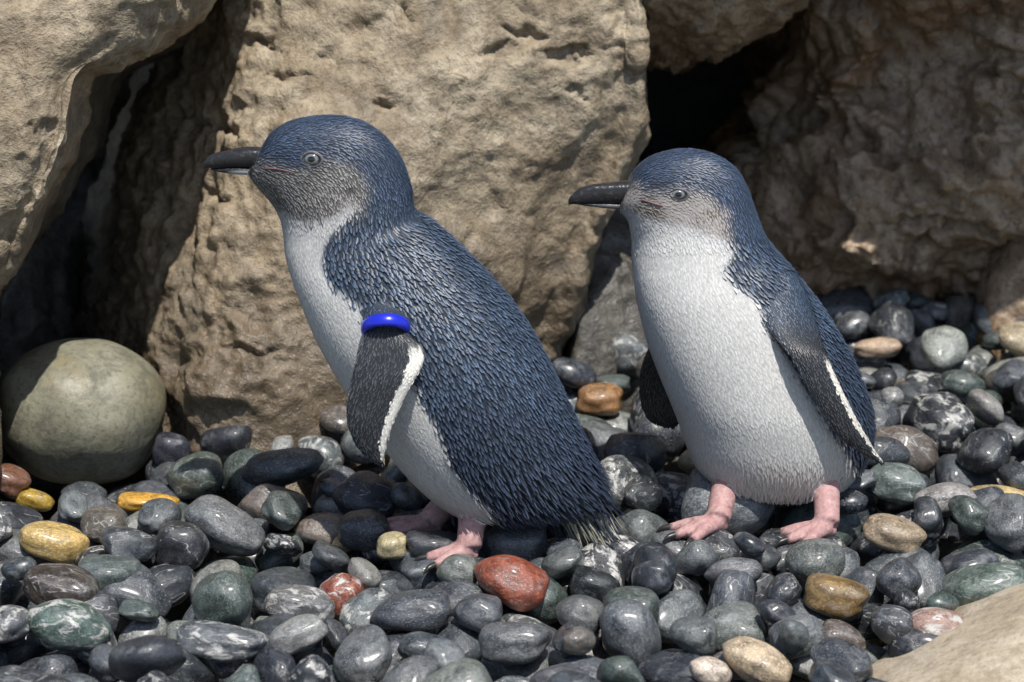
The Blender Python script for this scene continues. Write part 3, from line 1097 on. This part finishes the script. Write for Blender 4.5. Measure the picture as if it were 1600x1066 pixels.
# ------------------------------------------------------------------ pebbles
def pebble_mat(name, kind, attr=False):
    M = Mat(name)
    if attr:
        c = M.n('Attribute', attribute_name='Col').outputs['Color']
        co = M.n('VectorMath', operation='SCALE')
        co.inputs['Scale'].default_value = 48
        M.l(M.n('TexCoord').outputs['Object'], co.inputs[0])
        v = co.outputs[0]
    else:
        oi = M.n('ObjectInfo')
        c = oi.outputs['Color']
        cv = M.n('CombineXYZ')
        r = M.math('MULTIPLY', oi.outputs['Random'], 91.0)
        M.l(r, cv.inputs[0])
        M.l(M.math('MULTIPLY', r, 1.7), cv.inputs[1])
        M.l(M.math('MULTIPLY', r, -2.3), cv.inputs[2])
        ad = M.n('VectorMath', operation='ADD')
        M.l(M.n('TexCoord').outputs['Object'], ad.inputs[0])
        M.l(cv.outputs[0], ad.inputs[1])
        v = ad.outputs[0]
    n1 = M.noise(v, 1.6, 4, .65, .8)
    n2 = M.noise(v, 11, 4, .75)
    dark = M.mix(1.0, c, (.34, .35, .37), 'MULTIPLY')
    lite = M.mix(1.0, c, (2.6, 2.55, 2.45), 'MULTIPLY')
    base = M.mix(M.ramp(n1, [(.34, 0.), (.62, 1.)]), dark, c)
    base = M.mix(M.ramp(n2, [(.50, 0.), (.72, .8)]), base, lite)
    if kind == 'speckled':
        base = M.mix(M.ramp(M.noise(v, 17, 3, .7), [(.57, 0.), (.66, .7)]), base, (.34, .35, .34))
    if kind == 'veined':
        mp = M.n('Mapping')
        mp.inputs['Rotation'].default_value = (.6, .9, .3)
        mp.inputs['Scale'].default_value = (.55, 1.5, 1.0)
        M.l(v, mp.inputs['Vector'])
        nn = M.noise(mp.outputs[0], 1.1, 2, .55, .5)
        vein = M.ramp(M.math('ABSOLUTE', M.math('SUBTRACT', nn, .5)), [(.0, 1.), (.014, .0)])
        base = M.mix(M.math('MULTIPLY', vein, M.ramp(n1, [(.45, 0.), (.55, .85)])), base, (.48, .47, .44))
    if kind == 'mottled':
        nn = M.noise(v, 2.1, 5, .72, .6)
        base = M.mix(M.ramp(nn, [(.52, 0.), (.60, .9)]), base, (.50, .49, .46))
    if kind == 'banded':
        wv = M.n('TexWave', wave_type='RINGS', i_Scale=.8, i_Distortion=4.0, i_Detail=3.0)
        M.l(v, wv.inputs['Vector'])
        base = M.mix(M.ramp(wv.outputs['Fac'], [(.2, 0.), (.9, .55)]), base, M.mix(1.0, c, (.45, .40, .36), 'MULTIPLY'))
    # white scuff film in patches, its contrast also imitating bright highlights
    film = M.ramp(M.noise(v, 1.5, 6, .78, .3), [(.53, 0.), (.72, .55)])
    base = M.mix(film, base, (.34, .35, .35))
    M.l(base, M.b.inputs['Base Color'])
    M.l(M.ramp(n1, [(.35, .26), (.65, .52)]), M.b.inputs['Roughness'])
    M.b.inputs['Specular IOR Level'].default_value = .55
    M.b.inputs['Coat Weight'].default_value = .30
    M.b.inputs['Coat Roughness'].default_value = .20
    M.l(M.bump(n2, .22, .06 if not attr else .001), M.b.inputs['Normal'])
    if kind == 'waxy':
        M.b.inputs['Subsurface Weight'].default_value = .15
        M.b.inputs['Subsurface Radius'].default_value = (.8, .5, .2)
        M.b.inputs['Subsurface Scale'].default_value = .004
    return M.m


KINDS = ('plain', 'speckled', 'veined', 'mottled', 'banded', 'waxy')
PM = {k: pebble_mat('pebble_' + k, k) for k in KINDS}
PMA = {k: pebble_mat('pebble_bed_' + k, k, True) for k in ('plain', 'speckled', 'veined', 'mottled')}

SHAPES = []
for i in range(14):
    V, F = blob(4, 2.0 + .8 * random.random(), .16, i + 3.1, .8)
    if i % 3 == 0:                                     # egg
        V[:, 1] *= 1 + .22 * V[:, 0]
        V[:, 2] *= 1 + .18 * V[:, 0]
    if i % 4 == 1:                                     # one worn flat side
        d = np.array((.3, .8, .5))
        d /= np.linalg.norm(d)
        h = V @ d
        V -= d * (np.maximum(h - .62, 0) * .75)[:, None]
    V -= (V.max(0) + V.min(0)) / 2
    V /= (V.max(0) - V.min(0)) / 2
    me = mesh_from('pebble', V, F)
    me.materials.append(PM['plain'])
    SHAPES.append(me)

G = 0.002
X0, X1, Y0, Y1 = -.66, .66, -.36, .74
nxg, nyg = int((X1 - X0) / G), int((Y1 - Y0) / G)
H = np.full((nxg, nyg), -.052)
TOP = np.full((nxg, nyg), -1, int)


def rot(yaw, tx, ty):
    return (Matrix.Rotation(yaw, 3, 'Z') @ Matrix.Rotation(tx, 3, 'X') @ Matrix.Rotation(ty, 3, 'Y'))


def foot_print(abc, Rm):
    R = np.array(Rm)
    Mi = R @ np.diag(1 / np.array(abc) ** 2) @ R.T
    r = max(abc)
    k = int(r / G) + 1
    o = np.arange(-k, k + 1) * G
    dx, dy = np.meshgrid(o, o, indexing='ij')
    A = Mi[2, 2]
    B = 2 * (Mi[0, 2] * dx + Mi[1, 2] * dy)
    Cc = Mi[0, 0] * dx ** 2 + Mi[1, 1] * dy ** 2 + 2 * Mi[0, 1] * dx * dy - 1
    disc = B * B - 4 * A * Cc
    m = disc > 0
    q = np.sqrt(np.where(m, disc, 0))
    return k, m, (-B - q) / (2 * A), (-B + q) / (2 * A)


peb = []


def cells(x, y, k):
    i, j = int((x - X0) / G), int((y - Y0) / G)
    if i - k < 0 or j - k < 0 or i + k + 1 > nxg or j + k + 1 > nyg:
        return None
    return slice(i - k, i + k + 1), slice(j - k, j + k + 1)


def rest_z(x, y, fp, sink=.002):
    k, m, b, t = fp
    s = cells(x, y, k)
    if s is None:
        return None
    return float((H[s] - b)[m].max()) - sink


def put(x, y, z, abc, Rm, fp, **kw):
    k, m, b, t = fp
    s = cells(x, y, k)
    i = len(peb)
    h = H[s]
    tt = TOP[s]
    up_ = m & (z + t > h)
    h[up_] = (z + t)[up_]
    tt[up_] = i
    peb.append(dict(x=x, y=y, z=z, abc=abc, R=Rm, n=int(m.sum()), **kw))


def in_rock(x, y):
    """behind the foot of the rocks"""
    bx = [-.66, -.36, -.26, -.195, -.11, -.02, .02, .06, .10, .2, .45, .66]
    by = [.02, .10, .20, .175, .20, .28, .34, .39, .40, .60, .60, .56]
    return y > np.interp(x, bx, by) + .012


def in_slab(x, y):
    p, q = project(np.array([[x, y, 0.0]]))
    return q[0] > 940 + (1600 - p[0]) * .60 and p[0] > 1240


PAL = [  # colour, kinds, weight, words
    ((.030, .034, .041), ('plain', 'veined', 'speckled', 'mottled'), 26, 'black'),
    ((.056, .064, .073), ('plain', 'speckled', 'veined'), 30, 'slate grey'),
    ((.098, .108, .112), ('plain', 'speckled', 'mottled'), 20, 'mid grey'),
    ((.060, .080, .072), ('plain', 'veined', 'speckled'), 13, 'dark green'),
    ((.215, .22, .205), ('plain', 'speckled'), 6, 'pale grey'),
    ((.12, .10, .085), ('plain', 'veined'), 4, 'brown'),
    ((.33, .27, .18), ('plain', 'waxy'), 1.3, 'tan'),
]
PW = np.array([p[2] for p in PAL], float)
PW /= PW.sum()
KW = {'plain': '', 'speckled': ' speckled', 'veined': ' white-veined', 'mottled': ' white-blotched', 'banded': ' banded', 'waxy': ' waxy'}

# bottom layers
r3 = np.random.default_rng(77)


def rnd_size(big=1.0):
    a = r3.uniform(.0165, .0345) * big
    return (a, a * r3.uniform(.66, .92), a * r3.uniform(.48, .78))


def rnd_pick(y):
    c = PAL[r3.choice(len(PAL), p=PW)]
    k = c[1][r3.integers(len(c[1]))]
    jit = r3.uniform(.75, 1.3)
    return dict(c=tuple(np.clip(np.array(c[0]) * jit * r3.uniform(.96, 1.04, 3), .01, .8)), kind=k, word=c[3], mesh=int(r3.integers(14)))


KEEP = []                                              # things a pebble must not bury: x, y, u, v, ru, rv


def buries(x, y, z, abc):
    (u,), (v,) = project(np.array([[x, y, z]]))
    m = PXM * (y - CAMN[1]) / cF[1]
    ru, rv = .5 * (abc[0] + abc[1]) / m, .5 * (abc[1] * .5 + abc[2] + abc[2]) / m
    for ky, ku, kv, kru, krv in KEEP:
        if y < ky and ((ku - u) / (ru + .70 * kru)) ** 2 + ((kv - v) / (rv + .75 * krv)) ** 2 < 1:
            return True
    return False


def fill(n, tries, avoid, maxz, big=1.0, tilt=.35):
    for _ in range(n):
        best = None
        abc = rnd_size(big)
        for _t in range(tries):
            x, y = r3.uniform(X0 + .04, X1 - .04), r3.uniform(Y0 + .04, Y1 - .04)
            if in_rock(x, y) or in_slab(x, y) or abs(x) > .42 + .13 * (y + .3) / 1.0:
                continue
            Rm = rot(r3.uniform(0, 6.28), r3.normal(scale=tilt), r3.normal(scale=tilt))
            fp = foot_print(abc, Rm)
            s = cells(x, y, fp[0])
            if s is None:
                continue
            if avoid is not None and avoid[s][fp[1]].mean() > .16:
                continue
            z = rest_z(x, y, fp)
            if (best is None or z < best[0]) and not buries(x, y, z, abc):
                best = (z, x, y, Rm, fp)
        if best is None or best[0] + .7 * abc[2] > maxz:
            continue
        z, x, y, Rm, fp = best
        put(x, y, z, abc, Rm, fp, hero=None, **rnd_pick(y))


fill(540, 10, None, .006)

# pebbles that carry the feet
AV = np.zeros((nxg, nyg), bool)
for (hx, tt, _t) in footL + footR:
    c = hx * .45 + tt[1] * .55
    i, j = int((c[0] - X0) / G), int((c[1] - Y0) / G)
    yy, xx = np.meshgrid(np.arange(nyg), np.arange(nxg))
    AV |= ((xx - i) / 15.) ** 2 + ((yy - j) / 13.) ** 2 < 1
    for kx, ky in ((-.012, .004), (.014, -.002)):
        abc = (.021, .017, .012)
        Rm = rot(r3.uniform(0, 6), .08, .08)
        fp = foot_print(abc, Rm)
        x, y = c[0] + kx, c[1] + ky
        put(x, y, hx[2] - .0125, abc, Rm, fp, hero=None, **rnd_pick(0))

KEEP += [(.2, 40, 738, 40, 18), (.2, 120, 742, 60, 14), (.2, 200, 738, 40, 16), (.0, 915, 810, 34, 22), (.03, 1085, 818, 45, 16), (.02, 1240, 835, 40, 16), (-.03, 735, 845, 18, 20), (.1, 470, 705, 40, 14)]

HERO = [  # px, py, width px, height px, roll in picture, colour, kind, label
    (84, 856, 112, 58, .22, (.50, .35, .13), 'waxy', 'pale yellow waxy oval pebble among dark stones near the boulder'),
    (230, 763, 96, 30, .06, (.55, .30, .05), 'waxy', 'thin orange yellow pebble lying against the foot of the boulder'),
    (52, 760, 62, 34, .30, (.38, .25, .04), 'waxy', 'olive yellow pebble tucked under the left end of the boulder'),
    (14, 758, 62, 48, .5, (.16, .07, .04), 'plain', 'reddish brown pebble beside the olive yellow one under the boulder'),
    (95, 928, 122, 74, .25, (.055, .042, .035), 'veined', 'dark brown pebble crossed by thin white veins'),
    (535, 916, 78, 84, .2, (.23, .070, .042), 'mottled', 'brick red pebble blotched with white'),
    (797, 915, 120, 82, .35, (.25, .070, .038), 'plain', 'glossy red egg-shaped pebble in front of the banded penguin'),
    (937, 618, 74, 52, .0, (.30, .16, .07), 'plain', 'rounded orange brown pebble behind the banded penguin'),
    (1372, 551, 76, 32, -.1, (.46, .34, .24), 'waxy', 'flat pinkish tan pebble at the back of the bed'),
    (1556, 757, 104, 40, .06, (.50, .38, .18), 'waxy', 'long cream yellow pebble right of the unbanded penguin'),
    (1398, 842, 100, 58, .35, (.32, .25, .17), 'waxy', 'smooth tan pebble near the unbanded penguin foot'),
    (1308, 940, 106, 70, .15, (.23, .15, .06), 'banded', 'brown pebble with curved ochre bands'),
    (1460, 986, 96, 60, .1, (.30, .19, .15), 'mottled', 'pinkish mottled pebble touching the pale slab'),
    (1545, 930, 140, 96, -.25, (.10, .13, .11), 'veined', 'large green veined pebble above the pale slab'),
    (1182, 1044, 116, 74, .45, (.46, .36, .24), 'plain', 'flat cream pebble with rusty edge by the pale slab'),
    (1112, 1058, 72, 44, .3, (.56, .47, .38), 'plain', 'creamy white pebble beside the flat cream one'),
    (1143, 967, 108, 86, .0, (.12, .135, .125), 'speckled', 'large round grey green pebble in the open bed'),
    (1275, 886, 96, 74, .0, (.10, .11, .10), 'speckled', 'round dark pebble below the near foot of the unbanded penguin'),
    (500, 812, 84, 56, .0, (.20, .165, .14), 'plain', 'taupe rounded pebble in front of the rock face'),
    (536, 830, 44, 32, -.5, (.50, .35, .13), 'waxy', 'small golden pebble next to a taupe one'),
    (612, 862, 50, 44, .0, (.40, .34, .20), 'waxy', 'small pale yellow pebble before the banded penguin'),
    (568, 838, 82, 68, .1, (.035, .038, .045), 'speckled', 'black pebble sprinkled with white between two yellow ones'),
    (680, 862, 96, 48, .15, (.030, .033, .040), 'plain', 'shiny black pebble touching the toes of the banded penguin'),
    (806, 850, 104, 66, -.1, (.10, .105, .11), 'speckled', 'grey speckled pebble under the tail of the banded penguin'),
    (285, 856, 84, 92, .2, (.032, .034, .038), 'veined', 'upright black pebble with one white stripe'),
    (305, 742, 92, 74, -.2, (.085, .105, .09), 'veined', 'green veined pebble between boulder and rock face'),
    (268, 700, 60, 86, .3, (.040, .042, .055), 'plain', 'dark blue pebble leaning on the side of the boulder'),
    (440, 738, 134, 62, -.25, (.055, .062, .068), 'speckled', 'large black pebble at the foot of the rock face'),
    (350, 832, 134, 82, .5, (.12, .125, .13), 'speckled', 'long grey speckled pebble lying diagonally'),
    (462, 1002, 104, 56, -.4, (.24, .24, .23), 'speckled', 'pale grey elongated pebble in the foreground'),
    (105, 985, 136, 80, .15, (.075, .11, .095), 'mottled', 'large green mottled pebble in the foreground'),
    (714, 902, 66, 62, .0, (.14, .15, .135), 'plain', 'round grey pebble touching the red egg-shaped one'),
    (640, 956, 128, 70, -.15, (.050, .056, .066), 'speckled', 'long blue black pebble with fine white flecks'),
    (745, 963, 78, 66, .0, (.085, .090, .10), 'plain', 'dull grey round pebble below the red egg-shaped one'),
    (806, 1002, 116, 70, -.1, (.085, .090, .095), 'speckled', 'big dark grey speckled pebble under the dull grey one'),
    (905, 937, 78, 66, .2, (.095, .10, .10), 'plain', 'grey three-cornered pebble right of the red egg-shaped one'),
    (988, 958, 94, 76, .3, (.060, .075, .066), 'plain', 'glossy dark green oval pebble in the middle of the bed'),
    (468, 950, 112, 60, .2, (.13, .13, .13), 'mottled', 'dark pebble mostly covered in white blotches'),
    (298, 968, 80, 44, .05, (.20, .215, .195), 'speckled', 'small pale green oval pebble'),
    (932, 905, 82, 58, .3, (.020, .024, .026), 'plain', 'very glossy black pebble with a bright glint'),
    (350, 1010, 150, 60, .05, (.10, .11, .12), 'mottled', 'wide dark pebble with a white streak'),
    (170, 908, 100, 60, .1, (.085, .105, .10), 'plain', 'flat-topped grey green pebble right of the brown veined one'),
    (1085, 1000, 80, 70, .3, (.09, .10, .10), 'plain', 'steel grey pebble left of the large round one'),
    (1395, 985, 70, 86, .4, (.045, .05, .058), 'veined', 'upright blue black pebble left of the pinkish one'),
    (1520, 866, 92, 66, -.2, (.045, .05, .06), 'plain', 'wrinkled black pebble above the large green veined one'),
    (1400, 763, 96, 66, .2, (.13, .16, .15), 'veined', 'grey green pebble with pale ring near the flipper tip'),
]
for px, py, w, h, roll, c, kind, lab in HERO:
    g = ground(px, py, .004)
    mpp = PXM * float((g - CAMN) @ cF)
    a = w * mpp / 2
    cz = h * mpp / 2
    th = PITCH + .03
    zc = cz if h > .8 * w else cz * .95                # seen from above: height mixes depth and thickness
    b = max(min(a * .95, cz * 1.25), a * .6)
    zz = max(min(cz, a) * .92, .006)
    Rm = Matrix.Rotation(roll, 3, 'Y') @ Matrix.Rotation(r3.uniform(-.15, .15), 3, 'Z')
    abc = (a, b, zz)
    fp = foot_print(abc, Rm)
    x, y = g[0], g[1] + .004
    z = rest_z(x, y, fp, .004)
    if z is None:
        continue
    want = at(px, py, y)[2]
    z = min(max(z, want - .010), want + .004) if abs(z - want) < .03 else want
    s = cells(x, y, fp[0])
    put(x, y, z, abc, Rm, fp, hero=lab, c=c, kind=kind, word='', mesh=(0 if 'egg' in lab else int(r3.integers(14))))
    AV[s] |= fp[1]
    KEEP.append((y, px, py, w / 2, h / 2))

tg = ground(918, 838, 0)
i, j = int((tg[0] - X0) / G), int((tg[1] - Y0) / G)
AV |= ((xx - i) / 20.) ** 2 + ((yy - j) / 16.) ** 2 < 1
fill(620, 8, AV, .028, 1.05, .42)
fill(420, 8, AV, .022, .68, .42)

# ---- which ones show largest: those become things of their own
ids, cnt = np.unique(TOP[TOP >= 0], return_counts=True)
shown = dict(zip(ids.tolist(), cnt.tolist()))
sil = [[(a[0], a[1]) for a, b, w in S_] + [(b[0], b[1]) for a, b, w in reversed(S_)] for S_ in (secs,)]
score = []
for i, p in enumerate(peb):
    (u,), (v,) = project(np.array([[p['x'], p['y'], p['z']]]))
    f = float((np.array((p['x'], p['y'], p['z'])) - CAMN) @ cF)
    vis = shown.get(i, 0) / f ** 2
    if not (-30 < u < 1630 and v < 1095):
        vis = 0
    if p['y'] > .10 and (500 < u < 900 and v < 780 or 1010 < u < 1340 and v < 760):
        vis *= .05
    if p['hero']:
        vis = 1e9
    score.append(vis)
order = np.argsort(-np.array(score))
N_IND = 298
chosen = set(order[:N_IND].tolist())


MARKS = [(84, 856, 'near the pale yellow oval pebble'), (95, 928, 'near the brown veined pebble'), (535, 916, 'near the brick red blotched pebble'), (797, 915, 'near the red egg-shaped pebble'),
         (937, 618, 'near the orange brown pebble'), (1372, 551, 'near the flat pinkish tan pebble'), (1556, 757, 'near the long cream yellow pebble'), (1398, 842, 'near the smooth tan pebble'),
         (1308, 940, 'near the ochre-banded brown pebble'), (1460, 986, 'near the pinkish mottled pebble'), (1545, 930, 'near the large green veined pebble'), (1182, 1044, 'near the flat cream pebble'),
         (230, 763, 'near the thin orange yellow pebble'), (462, 1002, 'near the pale grey elongated pebble'), (105, 985, 'near the large green mottled pebble'), (500, 812, 'near the taupe pebble'),
         (640, 956, 'near the long blue black pebble'), (350, 832, 'near the long grey speckled pebble'), (988, 958, 'near the glossy dark green oval pebble')]


def place_word(u, v, y):
    d, m = min((math.hypot(u - a, v - b), t) for a, b, t in MARKS)
    if d < 115:
        return m
    if v > 985:
        return 'in the near edge of the bed'
    if u > 1330:
        return 'right of the unbanded penguin' if y < .3 else 'at the foot of the brown wall'
    if u > 950:
        return 'around the feet of the unbanded penguin' if y < .1 else 'between the two penguins'
    if u > 560:
        return 'around the feet of the banded penguin'
    if u > 300:
        return 'in front of the tan rock face'
    return 'in front of the boulder'


bedV, bedF, bedC, bedM, off = [], [], [], [], 0
lowV, lowF = None, None
LOWS = []
for i in range(14):
    bm = bmesh.new()
    bmesh.ops.create_icosphere(bm, subdivisions=3, radius=1)
    V = np.array([v.co for v in bm.verts])
    F = [tuple(v.index for v in f.verts) for f in bm.faces]
    bm.free()
    V *= (1 + .12 * fbm(V * .9 + i * 5.1, 2) * 1.6)[:, None]
    LOWS.append((V, F))
MK = list(PMA)
for i, p in enumerate(peb):
    R = np.array(p['R'])
    if i in chosen:
        o = bpy.data.objects.new('pebble', SHAPES[p['mesh']])
        col.objects.link(o)
        o.matrix_world = Matrix.Translation((p['x'], p['y'], p['z'])) @ p['R'].to_4x4() @ Matrix.Diagonal((*p['abc'], 1))
        o.material_slots[0].link = 'OBJECT'
        o.material_slots[0].material = PM[p['kind']]
        o.color = (*p['c'], 1)
        if p['hero']:
            lab = p['hero']
        else:
            (u,), (v,) = project(np.array([[p['x'], p['y'], p['z']]]))
            a, b, c_ = p['abc']
            siz = 'small' if a < .019 else ('medium' if a < .0245 else 'large')
            shp = 'flat' if c_ < .56 * a else ('round' if b > .8 * a else 'oval')
            lab = f"{siz} {shp} {p['word']}{KW[p['kind']]} pebble {place_word(u, v, p['y'])}"
        tag(o, lab, 'pebble', 'polished pebbles of the bed')
    elif i in shown:
        V, F = LOWS[p['mesh']]
        V = (V * p['abc']) @ R.T + (p['x'], p['y'], p['z'])
        bedV.append(V)
        bedF += [(a + off, b + off, c + off) for a, b, c in F]
        off += len(V)
        bedC.append(np.repeat(np.array(p['c'])[None], len(V), 0))
        k = p['kind'] if p['kind'] in MK else 'plain'
        bedM += [MK.index(k)] * len(F)
me = mesh_from('pebble_bed', np.vstack(bedV), bedF)
set_col(me, np.vstack(bedC))
for k in MK:
    me.materials.append(PMA[k])
me.polygons.foreach_set('material_index', np.array(bedM, np.int32))
tag(link('pebble_bed', me), 'bed of dark polished pebbles beneath the larger ones', 'pebbles', kind='stuff')
print('PEBBLES', len(peb), 'shown', len(shown), 'things', len(chosen))
